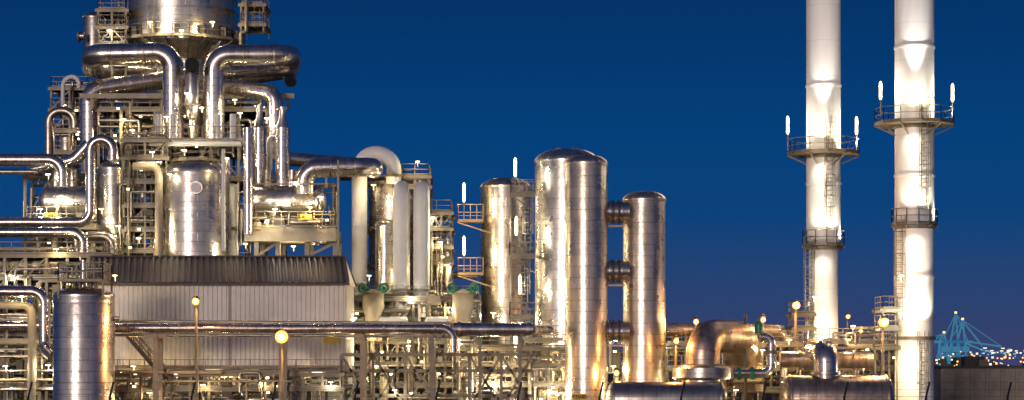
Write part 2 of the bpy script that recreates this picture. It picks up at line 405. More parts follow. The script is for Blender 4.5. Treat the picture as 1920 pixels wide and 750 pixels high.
# ------------------------------------------------------------------ right-centre absorber vessels
b = B(); vessel(b, 1063, 279, 60, 202, 'clad', bands=(420,), k=.42); b.make("absorber_column")
b = B(); c, r = vessel(b, 1099.5, 291, 39.5, 190, 'cladw', bands=(312,), k=.42); front = b.make("absorber_column")
b = B(); vessel(b, 1208, 359, 40, 192, 'cladw', bands=(380,), k=.42)
for y in (398, 509, 622):
    p = P(1130, y, 191); q = P(1180, y, 191); b.tube([p, q], R(19, 191), 'duct', 24)
    for x in (1143, 1149, 1160, 1166): b.disc(P(x, y, 191), (1, 0, 0), R(22.5, 191), .18, 'steeld' if x in (1149, 1160) else 'duct', 28)
for y in (424, 535, 648): b.beam(P(1136, y, 190), P(1172, y, 190), .16, 'ochre', .16)
b.make("absorber_column")
b = B(); vessel(b, 948, 334, 47, 214, 'cladw', bands=(352,), k=.4)
b.make("absorber_column")
b = B()
for q, x0, x1 in ((362, 958, 1003), (478, 955, 1003), (592, 955, 1003), (636, 985, 1055)):
    z = P(0, q, 199).z; X0 = P(x0, 0, 199).x; X1 = P(x1, 0, 199).x
    b.box(((X0+X1)/2, 200.2, z), (X1-X0, 2.6, .12), 'steel')
    b.rail([(X0, 201.4, z), (X0, 199, z), (X1, 199, z), (X1, 200, z)], 'steel', 1.25, .07, .8)
    b.rail([(X0, 201.4, z), (X1, 201.4, z)], 'steel', 1.25, .07, .8)
    b.beam((X0, 199.2, z-.2), (X1, 200, z-1.6), .12, 'steel'); b.beam((X0, 199.2, z-.2), (X1, 199.2, z-.2), .16, 'steel', .3)
b.ladder(P(990, 0, 199).x, 199.6, P(0, 478, 199).z, P(0, 362, 199).z, 'steel'); b.ladder(P(984, 0, 199).x, 199.6, P(0, 592, 199).z, P(0, 480, 199).z, 'steel')
b.ladder(P(993, 0, 199).x, 199.4, 0, P(0, 592, 199).z, 'steel')
b.beam((P(957, 0, 199).x, 199.2, P(0, 345, 199).z), (P(957, 0, 199).x, 199.2, 0), .14, 'steel')
b.make("access_ladder_platform")
b = B()
for q in (414, 514):
    z = P(0, q, 210).z; X0 = P(858, 0, 210).x; X1 = P(906, 0, 210).x
    b.box(((X0+X1)/2, 211, z), (X1-X0, 2.4, .14), 'ochre'); b.rail([(X1, 209.8, z), (X0, 209.8, z), (X0, 212.2, z)], 'ochre', 1.6, .08, .7)
    b.beam((X0, 209.8, z+.5), (X1, 209.8, z+.5), .05, 'ochre'); b.beam((X0, 209.9, z-.15), (X1+1, 209.9, z-1.3), .12, 'ochre')
b.make("vessel_side_platform")
for (x, y, d, w) in ((966, 314, 199, 380), (968, 424, 198.8, 500), (975, 534, 198.8, 500), (870, 361, 209.5, 400), (870, 461, 209.5, 400), (877, 561, 208, 400), (966, 640, 197, 450)): tubelamp(x, y, d, w, 38, 18)

# ------------------------------------------------------------------ mid towers with white pipes
b = B(); vessel(b, 738, 331, 47, 215, 'clad', bands=(345, 372, 460, 540), k=.35)
c = P(738, 0, 215); b.ringplat(c, P(0, 346, 215).z, R(40, 215), R(56, 215), 150, 390, 'steel', 10, 1.2)
for q in (430, 500): b.ringplat(c, P(0, q, 215).z, R(46, 215), R(58, 215), 150, 250, 'steel', 8, 1.1)
b.ladder(c.x+R(40, 215), c.y-R(30, 215), P(0, 600, 215).z, P(0, 345, 215).z); b.make("stripper_column")
b = B(); b.tube([P(738, 345, 211), P(738, 288, 211), P(674, 288, 211), P(674, 620, 211)], R(14.5, 211), 'wpipe', 24, R(33, 211))
b.disc(P(738, 330, 211), (0, 0, 1), R(19, 211), .25, 'steel'); b.disc(P(674, 534, 211), (0, 0, 1), R(19, 211), .25, 'steel'); b.make("white_overhead_pipe")
for x in (751, 789):
    b = B(); d = 205; b.tube([P(x, 620, d), P(x, 349, d), Vector(P(x, 349, d))+Vector((0, 4, 0)), Vector((P(x, 0, d).x, d+4, P(0, 620, d).z))], R(14, d), 'wpipe', 24, 1.95); b.disc(P(x, 545, d), (0, 0, 1), R(18, d), .2, 'steel'); b.make("white_riser_pipe")
b = B(); frame(b, 752, 804, [330, 350], 212, 218, 2, diag=0); b.make("steel_platform")
b = B(); vessel(b, 724, 412, 20, 209, 'clad', k=.6); vessel(b, 812, 470, 16, 212, 'clad2', k=.6); b.make("knockout_drum")
b = B(); frame(b, 792, 845, [398, 428, 462, 492, 525, 560], 210, 217, 3, 'steel', diag=.6, w=.2)
clutter(b, 795, 850, 410, 600, 209, 216, 22, r0=1, r1=3.5); equipment(b, 795, 850, 420, 600, 209, 215, 16); b.make("steel_access_structure")
b = B()
frame(b, 655, 895, [560, 600, 640, 682, 722], 203, 212, 8, 'steel', diag=.55, w=.24)
clutter(b, 655, 900, 545, 760, 201, 211, 120, r0=1.2, r1=4.5); equipment(b, 655, 900, 560, 745, 202, 210, 60)
for x in (700, 868):
    p = P(x, 548, 202); r = R(20, 202)
    b.lathe(p, [(r*.8, P(0, 640, 202).z), (r*.8, P(0, 590, 202).z), (r, P(0, 580, 202).z), (r, p.z)]+dome(r, p.z, .3, 5), 'cream', 20)
    b.disc(p, (0, 0, 1), r*1.2, .2, 'cream')
    for s_ in (-1, 1): b.torus(P(x+s_*21, 540, 201), (s_*.6, -1, 0), R(8, 201), .13, 'green'); b.tube([P(x+s_*21, 540, 201), P(x+s_*8, 544, 201.5)], .2, 'green', 8)
for x0, x1 in ((705, 770), (792, 848)): b.hdrum(P(x0+10, 606, 201.5), P(x1-10, 606, 201.5), R(12, 201), 'wpipe')
b.make("process_unit_structure")

# ------------------------------------------------------------------ main fractionator and ducts
b = B(); c = P(342, 0, 226); d = 226; z = lambda q: P(0, q, 226).z
b.lathe(c, [(R(60, d), 0), (R(60, d), z(118)), (R(103, d), z(86)), (R(103, d), z(-60))], 'clad', 56, capt=True)
for q in (28, 52, 5): b.lathe(c, [(R(103, d), z(q)-.1), (R(104.5, d), z(q)-.1), (R(104.5, d), z(q)+.1), (R(103, d), z(q)+.1)], 'clad2', 56)
b.ringplat(c, z(82), R(98, d), R(118, d), 0, 360, 'steel', 24, 1.3)
b.ringplat(c, z(200), R(58, d), R(90, d), 0, 360, 'steel', 20, 1.2)
b.ladder(P(236, 0, 226).x, c.y-R(60, d), z(78), z(-30)); b.ladder(P(300, 0, 226).x, c.y-R(110, d), z(78), z(-30), cage=False)
for i in range(14):
    a = math.radians(190+i*12); b.beam((c.x+R(112, d)*math.cos(a), c.y+R(112, d)*math.sin(a), z(82)), (c.x+R(66, d)*math.cos(a), c.y+R(66, d)*math.sin(a), z(128)), .14, 'steeld')
    if i % 2: b.box((c.x+R(110, d)*math.cos(a), c.y+R(110, d)*math.sin(a), z(82)+.6), (.5, .5, 1.0), 'steeld')
b.make("fractionator_column")
def duct(pts, r, mat='duct', name="overhead_duct", bend=None, fl=()):
    b = B(); d = pts[0][2]; b.tube([P(*p) for p in pts], R(r, d), mat, 28, bend if bend else R(r, d)*1.55)
    for i, t in fl:
        a = P(*pts[i]); c_ = P(*pts[i+1]); b.disc(a.lerp(c_, t), c_-a, R(r, d)*1.05, .14, 'clad2', 28)
    return b.make(name)
duct([(325, 262, 212), (325, 99, 212), (172, 103, 212), (172, 128, 221), (345, 135, 226)], 20, fl=[(0, .3), (1, .35), (1, .75)])
duct([(401, 262, 212), (401, 104, 212), (545, 103, 212), (545, 128, 224), (400, 150, 226)], 20, fl=[(0, .3), (1, .4), (1, .8)])
duct([(168, 350, 217), (168, 170, 217), (368, 140, 219)], 18, fl=[(0, .5), (1, .5)])
duct([(415, 135, 215), (540, 128, 216), (545, 150, 222)], 14)
duct([(400, 158, 215.5), (516, 175, 213), (516, 300, 213)], 15, fl=[(0, .5), (1, .5)])
b = B(); d = 211; c = P(360, 0, d); zz = lambda q: P(0, q, d).z
b.lathe(c, [(R(5, d), zz(262)), (R(5, d), zz(225)), (R(10, d), zz(218)), (R(13, d), zz(195)), (R(13, d), zz(138)), (R(9, d), zz(130))], 'clad', 24)
b.tube([P(360, 140, 211), P(360, 121, 211), P(360, 121, 209)], R(13, d), 'steeld', 24, R(10, d), True, None, 'black'); b.disc(P(360, 196, d), (0, 0, 1), R(16, d), .2, 'steel'); b.make("relief_vent_pipe")  # black end cap paints the unlit inside of the open pipe
b = B(); vessel(b, 178, 24, 22, 232, 'clad2', bot=140, k=.45); b.tube([P(158, 68, 230), P(146, 68, 230)], R(8, 230), 'clad2', 16); b.disc(P(148, 68, 230), (1, 0, 0), R(11, 230), .2, 'steel')
b.make("reflux_drum")
b = B(); frame(b, 184, 236, [18, 50, 82, 120], 221, 229, 2, 'steel', bot=300, diag=.6, w=.22); clutter(b, 184, 240, -10, 120, 222, 228, 14, r0=1, r1=3)
b.make("steel_access_structure")
b = B(); b.ladder(P(482, 0, 222).x, 222, P(0, 52, 222).z, P(0, -30, 222).z); frame(b, 452, 494, [45, 8], 221, 226, 1, 'steel', bot=60, diag=0, w=.16)
b.tube([P(452, 250, 220), P(452, 60, 220), P(462, 60, 220), P(462, -20, 220)], R(4, 220), 'steel', 10)
b.make("caged_ladder_platform")
b = B()
frame(b, 185, 500, [205, 262, 335, 400], 216, 234, 6, 'steel', diag=.35, w=.26)
b.beam(P(150, 180, 215), P(552, 180, 215), .3, 'steel', .5)
for x in (172, 540): b.beam(P(x, 178, 215), P(x, 205, 215), .25, 'steel')
clutter(b, 185, 500, 165, 300, 215, 224, 85, r0=1.2, r1=4.5); equipment(b, 190, 495, 200, 300, 215, 222, 40)
b.make("column_support_structure")
b = B(); b.tube([P(280, 268, 207), P(453, 268, 207)], R(6.5, 207), 'wpipe', 16)
for x in (297, 325, 408, 437): b.tube([P(x, 268, 207), P(x, 214, 207)], R(6, 207), 'wpipe', 14); b.disc(P(x, 262, 207), (0, 0, 1), R(8, 207), .14, 'steel', 14)
b.rail([P(285, 262, 206), P(450, 262, 206)], 'steel', 1.3); b.make("header_pipe")
for pts, r, m in (
    ([(465, 440, 203.5), (465, 240, 203.5)], 9, 'duct'), ([(487, 345, 209), (487, 236, 209)], 12, 'duct'), ([(530, 350, 208), (530, 240, 208)], 14, 'duct'),
    ([(505, 350, 210), (505, 260, 210), (520, 260, 212)], 6, 'wpipe'), ([(419, 470, 201.5), (419, 280, 201.5)], 3.5, 'wpipe'), ([(545, 380, 208), (545, 330, 208), (560, 330, 210)], 8, 'duct')):
    b = B(); b.tube([P(*p) for p in pts], R(r, pts[0][2]), m, 20)
    for t in (.15, .5, .85): a = P(*pts[0]); c_ = P(*pts[1]); b.disc(a.lerp(c_, t), c_-a, R(r, 208)*1.12, .16, m, 20)
    b.make("riser_pipe")
b = B()
for x, y, rr in ((487, 236, 12), (530, 240, 14)):
    p = P(x, y, 208.5); b.lathe(p, [(R(rr, 208), p.z-.1), (R(rr*.5, 208), p.z+.9), (R(rr*.5, 208), p.z+1.8), (R(rr*.8, 208), p.z+1.8), (R(rr*.8, 208), p.z+2)], 'clad', 18, capt=True)
b.make("pipe_reducer")

b = B(); vessel(b, 368, 297, 62, 206, 'clad', bands=(330, 395, 460), k=.5)
p = P(368, 352, 202.6); b.disc(p, (0, 1, 0), R(12, 203), .5, 'clad2'); b.disc(p-Vector((0, .3, 0)), (0, 1, 0), R(9, 203), .2, 'wpipe'); b.beam(p+Vector((.7, -.3, .3)), p+Vector((1.2, 0, .3)), .12, 'steel')
b.ringplat(P(368, 0, 206), P(0, 302, 206).z, R(36, 206), R(46, 206), 0, 360, 'steel', 14, 1.2)
b.make("reactor_vessel")
b = B(); vessel(b, 215, 303, 32, 209, 'clad', bands=(330, 420), k=.45); b.make("pressure_vessel")
b = B(); vessel(b, 434, 345, 12, 208, 'wpipe', k=.4); b.make("pressure_vessel")
b = B(); vessel(b, 143, 150, 20, 238, 'clad2', bot=320, k=.5, bands=(200,)); vessel(b, 128, 235, 22, 230, 'clad2', bot=330, k=.5); b.make("pressure_vessel")
b = B(); frame(b, 96, 165, [165, 205, 245, 285], 228, 240, 2, 'steel', diag=.6, w=.2); clutter(b, 96, 185, 150, 300, 228, 238, 28, r0=1, r1=3.5); equipment(b, 100, 180, 200, 300, 228, 236, 12); b.make("steel_access_structure")
duct([(92, 300, 222), (92, 208, 222), (140, 208, 222), (140, 240, 222)], 8, 'pipe', "looped_pipe", R(22, 222))
duct([(118, 215, 226), (118, 146, 226), (148, 142, 226), (148, 165, 226)], 4, 'wpipe', "looped_pipe", 1.0)
for x0, x1, tag in ((90, 168, (94, 404)), (478, 596, (572, 407))):
    b = B(); d = 208; b.hdrum(P(x0, 379, d), P(x1, 379, d), R(30, d), 'clad', 36, .55)
    for t in (.3, .8):
        p = P(x0+(x1-x0)*t, 412, d); b.box(p+Vector((0, 0, .3)), (.6, 2.2, 1.4), 'conc')
    for t in (.2, .6): p = P(x0+(x1-x0)*t, 350, d); b.tube([p, p+Vector((0, 0, 1.6))], .45, 'clad2', 14); b.disc(p+Vector((0, 0, .6)), (0, 0, 1), .65, .15, 'steel', 14)
    b.make("heat_exchanger"); sign("E-101C", tag[0], tag[1], 203.4, 26, 9, .42)
b = B()
b.box((P(550, 0, 208).x, 208, P(0, 440, 205).z), (R(170, 205), 7, R(26, 205)), 'conc')
b.rail([P(466, 426, 204), P(635, 426, 204)], 'steel', 1.5, .08, .8)
for x in (480, 520, 575, 628): b.beam((P(x, 0, 205).x, 205.5, 0), (P(x, 0, 205).x, 205.5, P(0, 452, 205).z), .45, 'conc'); b.beam((P(x, 0, 205).x, 210.5, 0), (P(x, 0, 205).x, 210.5, P(0, 452, 205).z), .45, 'conc')
for x0, x1 in ((480, 520), (575, 628)): b.beam(P(x0, 482, 205.5), P(x1, 455, 205.5), .25, 'steel')
b.beam(P(634, 480, 203), P(634, 300, 203), .18, 'steel'); b.beam(P(612, 350, 206), P(612, 300, 206), .2, 'steel'); b.beam(P(470, 345, 204), P(612, 345, 204), .15, 'steel')
frame(b, 470, 625, [345], 210, 212.5, 3, 'steel', bot=428, diag=0, w=.2, floor=False, rails=False)
clutter(b, 470, 630, 340, 425, 210, 212, 24, r0=1, r1=3.2); clutter(b, 470, 630, 400, 425, 204.5, 206, 10, r0=1, r1=2); equipment(b, 480, 630, 412, 425, 204, 206, 8); b.make("exchanger_deck")
b = B(); b.box((P(118, 0, 208).x, 208, P(0, 425, 205).z), (R(150, 205), 7, .6), 'conc'); b.rail([P(50, 415, 204), P(180, 415, 204)], 'steel', 1.4, .08, .9)
frame(b, 48, 180, [330, 418, 455], 210, 213.5, 3, 'steel', diag=.4, w=.24, floor=False); clutter(b, 45, 200, 320, 415, 210.2, 213, 30, r0=1.2, r1=4); clutter(b, 45, 200, 425, 480, 204, 212, 30, r0=1.2, r1=4); equipment(b, 60, 190, 425, 480, 204, 210, 14); b.make("exchanger_deck")
duct([(570, 365, 206), (570, 316, 206), (700, 313, 206), (700, 322, 216), (640, 322, 219)], 18, fl=[(1, .4), (1, .75)])
duct([(540, 298, 213), (665, 308, 215)], 13)
for pts, r, m in (
    ([(-60, 300, 204), (118, 300, 204), (118, 350, 204)], 12, 'duct'), ([(60, 320, 210), (140, 300, 210), (168, 270, 210)], 12, 'duct'), ([(-60, 322, 206), (70, 322, 206)], 5, 'pipe'),
    ([(-60, 417, 202), (170, 417, 202), (170, 262, 202), (212, 262, 202), (212, 300, 202)], 10, 'duct'),
    ([(-60, 436, 200), (156, 436, 200), (156, 520, 200)], 10, 'duct'), ([(-60, 467, 201), (130, 467, 201)], 4, 'cream'), ([(-60, 497, 199), (125, 497, 199)], 8, 'cream'),
    ([(-60, 547, 190), (84, 547, 190), (84, 655, 190), (100, 670, 188)], 11, 'duct'), ([(-60, 572, 192), (60, 572, 192), (60, 760, 192)], 8, 'cream'),
    ([(-60, 480, 204), (190, 480, 204)], 4, 'pipe'), ([(250, 312, 204), (298, 312, 204), (298, 490, 204)], 7.5, 'cream'), ([(165, 443, 203), (212, 443, 203), (212, 500, 203)], 9, 'pipe'),
    ([(-60, 610, 195), (100, 610, 195)], 9, 'duct'), ([(-60, 640, 196), (100, 640, 196)], 6, 'cream')):
    b = B(); d = pts[0][2]; P_ = [P(*p) for p in pts]; b.tube(P_, R(r, d), m, 20, R(r, d)*2.2)
    for i in range(len(P_)-1):
        if (P_[i+1]-P_[i]).length > 3: b.disc(P_[i].lerp(P_[i+1], .5), P_[i+1]-P_[i], R(r, d)*1.1, .16, m, 20)
    b.make("transfer_pipe")
b = B(); frame(b, 232, 312, [262, 295, 340, 385, 430, 470], 206, 214, 2, 'steel', diag=.7, w=.2); clutter(b, 225, 312, 250, 480, 204.5, 213, 50, r0=1, r1=3.5); equipment(b, 235, 305, 270, 475, 205, 212, 22)
clutter(b, 425, 470, 280, 480, 205, 212, 20, r0=1, r1=3); b.make("steel_access_structure")

b = B(); frame(b, -30, 205, [478, 520, 575, 625, 680, 725], 198, 207, 6, 'steel', diag=.4, w=.26)
clutter(b, -40, 215, 470, 760, 196, 206, 120, ('pipe', 'cream', 'pipe', 'cladw', 'steel'), 1.3, 5, ph=.75); equipment(b, -20, 215, 500, 745, 197, 204, 45)
for y in (590, 600, 655, 668, 695, 712, 730): b.tube([P(-60, y, 193), P(215, y, 193)], R(rng.uniform(2, 4), 193), rng.choice(('pipe', 'cream', 'cladw')), 10)
b.make("pipe_rack")
b = B(); vessel(b, 157, 539, 57, 180, 'clad', bands=(566, 640), k=.28); b.disc(P(217, 597, 180), (1, 0, 0), .2, .6, 'clad2')
b.tube([P(157, 540, 180), P(157, 488, 180)], R(7, 180), 'duct', 16)
for x in (140, 150, 170, 180): b.tube([P(x, 545, 179), P(x, 528, 179)], .16, 'steel', 8); b.disc(P(x, 530, 179), (0, 0, 1), .3, .14, 'steel', 10)
b.make("pressure_vessel")
b = B(); zt = P(0, 527, 179).z; X0 = P(114, 0, 179).x; X1 = P(197, 0, 179).x
b.box(((X0+X1)/2, 180, zt), (X1-X0, 4, .16), 'steel'); b.rail([(X0, 182, zt), (X0, 178, zt), (X1, 178, zt), (X1, 182, zt)], 'steel', 1.5, .08, .7)
b.rail([(X0, 182, zt), (X1, 182, zt)], 'steel', 1.5, .08, .7)
for x in (X0, X1): b.beam((x, 178.1, zt), (x, 178.1, zt-1.5), .14, 'steel'); b.beam((x, 182, zt), (x, 182, 0), .14, 'steel')
clutter(b, 118, 194, 500, 527, 178.3, 181.5, 12, ('steel', 'pipe'), .8, 2); b.make("vessel_top_platform")

# ------------------------------------------------------------------ corrugated shed
def corr(b, o, u, W, v, pitch, amp, mat):
    o = Vector(o); u = Vector(u).normalized(); v = Vector(v); n = u.cross(v).normalized()
    x = 0; pr = []
    while x < W:
        for f, h in ((0, 0), (.35, 0), (.5, 1), (.85, 1)): pr.append((min(W, x+f*pitch), h*amp))
        x += pitch
    pr.append((W, 0))
    for (a, ha), (c, hc) in zip(pr, pr[1:]):
        if c-a < 1e-5: continue
        k = len(b.v); A = o+u*a+n*ha; C = o+u*c+n*hc
        b.v += [tuple(A), tuple(C), tuple(C+v), tuple(A+v)]; b.face((k, k+1, k+2, k+3), mat)
b = B(); ds = 192; z0 = P(0, 685, ds).z; z1 = P(0, 531, ds).z; xa = P(172, 0, ds).x; xb = P(648, 0, ds).x; dep = 9
zr = P(0, 482, ds+dep*.5).z; sk_ = .75
corr(b, (xa, ds, z0), (1, 0, 0), xb-xa, (0, 0, z1-z0), .42, .09, 'wall')
b.box(((xa+xb)/2, ds+.6, (z0+z1)/2), (xb-xa-.1, .2, z1-z0-.1), 'steeld')
corr(b, (xb, ds, z0), (0, 1, 0), dep, (0, 0, z1-z0), .42, .1, 'wall'); corr(b, (xa, ds+dep, z0), (0, -1, 0), dep, (0, 0, z1-z0), .42, .1, 'wall')
corr(b, (xa-.3, ds-.45, z1-.05), (1, 0, 0), xb-xa+.7, (-sk_, dep*.5+.45, zr-z1), .55, .16, 'roof')
corr(b, (xb+.4, ds+dep+.3, z1), (-1, 0, 0), xb-xa+.7, (-sk_, -dep*.5-.3, zr-z1), .55, .12, 'roof')
b.beam((xa-.3, ds-.5, z1-.08), (xb+.4, ds-.5, z1-.08), .16, 'steeld', .2)
b.beam((xa-.3-sk_, ds+dep/2, zr+.08), (xb+.4-sk_, ds+dep/2, zr+.08), .3, 'steeld', .12)
k = len(b.v); b.v += [(xb+.3, ds-.3, z1-.1), (xb+.3, ds+dep, z1-.1), (xb+.38-sk_, ds+dep/2, zr-.1)]; b.face((k, k+1, k+2), 'wall')
b.beam((xa, ds+.2, z0-.15), (xb, ds+.2, z0-.15), .3, 'steel', .35)
for i in range(8):
    X = xa+(xb-xa)*i/7
    for yy in (ds+.3, ds+dep-.3): b.beam((X, yy, 0), (X, yy, z0), .35, 'steel')
b.box(((xa+xb)/2, ds+dep-1, z0/2), (xb-xa, .2, z0), 'wall'); b.box(((xa+xb)/2, ds+dep/2, z0-.1), (xb-xa-.2, dep-.5, .15), 'steel')
b.beam((P(430, 0, ds).x, ds-.3, z0), (P(430, 0, ds).x, ds-.3, z1), .07, 'steel')
for i, x in enumerate((240, 300, 400, 470, 590)): b.box(P(x, 700+i % 2*6, ds+dep-1.3), (1.4, .1, .3), 'lampw')
b.make("corrugated_shed")
sign("", 621, 637, 191.6, 30, 11, .3)
sign("F350B", 1086, 744, 187.3, 26, 12, .48)
b = B()
for i in range(26): p = P(235+i*2.9, 625+i*3.4, 189); b.box(p, (.35, 1.0, .06), 'steel')
for yy in (-.5, .5):
    a = P(233, 623, 189)+Vector((0, yy, 0)); c_ = P(311, 713, 189)+Vector((0, yy, 0)); b.beam(a, c_, .1, 'steel', .25); b.rail([a, c_], 'steel', 1.1, .07, 1.2)
b.beam(P(311, 713, 189), Vector((P(311, 0, 189).x, 189, 0)), .2, 'steel'); b.make("steel_staircase")

# ------------------------------------------------------------------ main pipe rack in front of the shed
b = B()
b.tube([P(205, 615, 184), P(850, 617, 184), P(850, 660, 184)], R(8.5, 184), 'duct', 20, 1.0); b.tube([P(205, 628, 184.5), P(845, 630, 184.5)], R(3, 184), 'pipe', 10); b.tube([P(205, 603, 185.5), P(845, 606, 185.5)], R(3, 185), 'pipe', 10)
for x in range(240, 850, 96): b.disc(P(x, 615.5, 184), (1, 0, 0), R(9.3, 184), .14, 'clad2', 20)
for x in (292, 528, 680, 810):
    X = P(x, 0, 184).x
    for yy in (184, 186.5): b.beam((X, yy, 0), (X, yy, P(0, 622, 184).z-.25), .42, 'steel')
    b.beam((X-.9, 184, P(0, 630, 184).z), (X+.9, 184, P(0, 630, 184).z), .35, 'steel', .3); b.beam((X, 183.5, P(0, 632, 184).z), (X, 187, P(0, 632, 184).z), .35, 'steel', .3)
b.make("pipe_bridge")
b = B()
b.tube([P(850, 618, 186), P(1000, 618, 186)], R(13, 186), 'duct', 24, 0, True); b.disc(P(862, 618, 186), (1, 0, 0), R(15, 186), .3, 'clad2')
b.disc(P(990, 618, 186), (1, 0, 0), R(15, 186), .3, 'clad2'); b.tube([P(1000, 618, 186), P(1030, 618, 190)], R(8, 186), 'duct')
for x in (900, 975): X = P(x, 0, 186).x; b.beam((X, 186, 0), (X, 186, P(0, 632, 186).z), .3, 'steel')
b.make("transfer_pipe")
b = B(); frame(b, 215, 640, [700, 728], 187, 191, 12, 'steel', diag=.25, w=.22, floor=False)
clutter(b, 215, 640, 690, 765, 186, 191, 70, ('pipe', 'cream', 'steel', 'steel'), 1, 3.5, ph=.6); equipment(b, 215, 640, 700, 760, 187, 190, 40); b.make("pipe_rack")
b = B(); frame(b, 862, 1062, [652, 682, 720], 193, 200, 6, 'steel', diag=.6, w=.26, floor=False)
clutter(b, 860, 1062, 640, 765, 192, 199, 70, r0=1.2, r1=4.5); equipment(b, 865, 1060, 660, 755, 193, 198, 34); b.make("pipe_rack")
b = B(); d = 188
for x0, x1 in ((640, 700), (700, 760), (760, 820), (880, 940), (940, 1000)):
    b.beam(P(x0, 765, d), P(x1, 665, d), .2, 'steel'); b.beam(P(x0, 665, d), P(x1, 765, d), .2, 'steel'); b.beam(P(x0, 665, d), P(x0, 830, d), .26, 'steel')
for y in (665, 695, 742): b.beam(P(640, y, d), P(1000, y, d), .2, 'steel', .3)
b.make("steel_bracing")

# ------------------------------------------------------------------ right lower duct work
b = B(); d = 186
b.tube([P(1318, 690, d), P(1318, 630, d), P(1388, 632, 191), P(1396, 660, 196), P(1396, 720, 197)], R(32, d), 'rust', 36, R(38, d)); b.disc(P(1318, 686, d), (0, 0, 1), R(40, d), .3, 'steel', 32)
c = P(1318, 0, d); z = lambda q: P(0, q, 186).z
b.lathe(c, [(R(50, d), z(712)), (R(57, d), z(708)), (R(57, d), z(690)), (R(52, d), z(686)), (R(33, d), z(684))], 'clad', 36, capb=True)
b.tube([P(1318, 712, d), P(1318, 760, d)], R(38, d), 'clad', 28)
b.make("flue_gas_duct")
b = B(); b.hdrum(P(1150, 750, 182), P(1350, 750, 182), R(34, 182), 'clad2', 36, .4)
for x in (1190, 1300): b.box((P(x, 0, 182).x, 182, 1.2), (.8, 2.6, 2.4), 'conc')
b.make("horizontal_drum")
b = B(); b.hdrum(P(1480, 748, 184), P(1660, 748, 184), R(44, 184), 'rust', 36, .35)
b.tube([P(1548, 712, 184), P(1548, 660, 184), P(1530, 655, 190)], R(22, 184), 'duct', 24, R(20, 184)); b.disc(P(1548, 700, 184), (0, 0, 1), R(27, 184), .25, 'clad2')
for x in (1500, 1640): b.box((P(x, 0, 184).x, 184, 1.0), (.8, 2.6, 2.0), 'conc')
b.make("horizontal_drum")
b = B(); b.tube([P(1462, 674, 192), P(1636, 676, 192)], R(15, 192), 'rust', 24); b.disc(P(1600, 675, 192), (1, 0, 0), R(18, 192), .2, 'clad2'); b.disc(P(1500, 675, 192), (1, 0, 0), R(18, 192), .2, 'clad2')
b.tube([P(1250, 618, 200), P(1470, 620, 200), P(1480, 650, 200)], R(13, 200), 'cladw', 20); b.tube([P(1250, 640, 201), P(1465, 640, 201)], R(6, 200), 'pipe', 12)
for x in (1262, 1286, 1404, 1430): b.beam(Vector((P(x, 0, 200).x, 200, 0)), P(x, 630, 200), .3, 'steel')
b.make("transfer_pipe")
b = B(); b.tube([P(1375, 700, 187), P(1446, 700, 187), P(1446, 632, 187), P(1425, 632, 187)], R(9, 187), 'duct', 20, R(14, 187))
for x in (1385, 1410): b.disc(P(x, 700, 187), (1, 0, 0), R(12, 187), .3, 'green', 18)
b.disc(P(1446, 660, 187), (0, 0, 1), R(12, 187), .3, 'steel', 18); b.lathe(P(1423, 0, 187), [(R(8, 187), P(0, 625, 187).z), (R(8, 187), P(0, 608, 187).z), (R(4, 187), P(0, 603, 187).z), (R(4, 187), P(0, 596, 187).z)], 'green', 16, True, True); b.make("valve_pipe")
b = B(); b.tube([Vector((P(1398, 0, 190).x, 190, 0)), P(1398, 590, 190)], .13, 'steeld', 8); b.make("vent_pipe")
b = B(); frame(b, 1250, 1500, [645, 690, 730], 196, 206, 7, 'steel', diag=.5, w=.24, floor=False)
clutter(b, 1135, 1500, 640, 765, 195, 206, 90, r0=1.2, r1=4.5); equipment(b, 1140, 1500, 655, 750, 195, 204, 50); b.make("pipe_rack")
b = B(); frame(b, 1480, 1680, [640, 690, 725], 200, 209, 5, 'steel', diag=.5, w=.22, floor=False)
clutter(b, 1470, 1680, 610, 765, 199, 208, 60, ('cream', 'steel', 'rust', 'pipe'), 1, 3.5); equipment(b, 1480, 1680, 640, 750, 199, 206, 40); b.make("pipe_rack")
b = B(); frame(b, 1490, 1524, [588, 615], 199, 203, 1, 'steel', diag=.5, w=.16); b.make("steel_platform")
b = B(); frame(b, 1655, 1682, [580, 615, 650], 193, 197, 1, 'steel', diag=.8, w=.14); b.make("steel_platform")

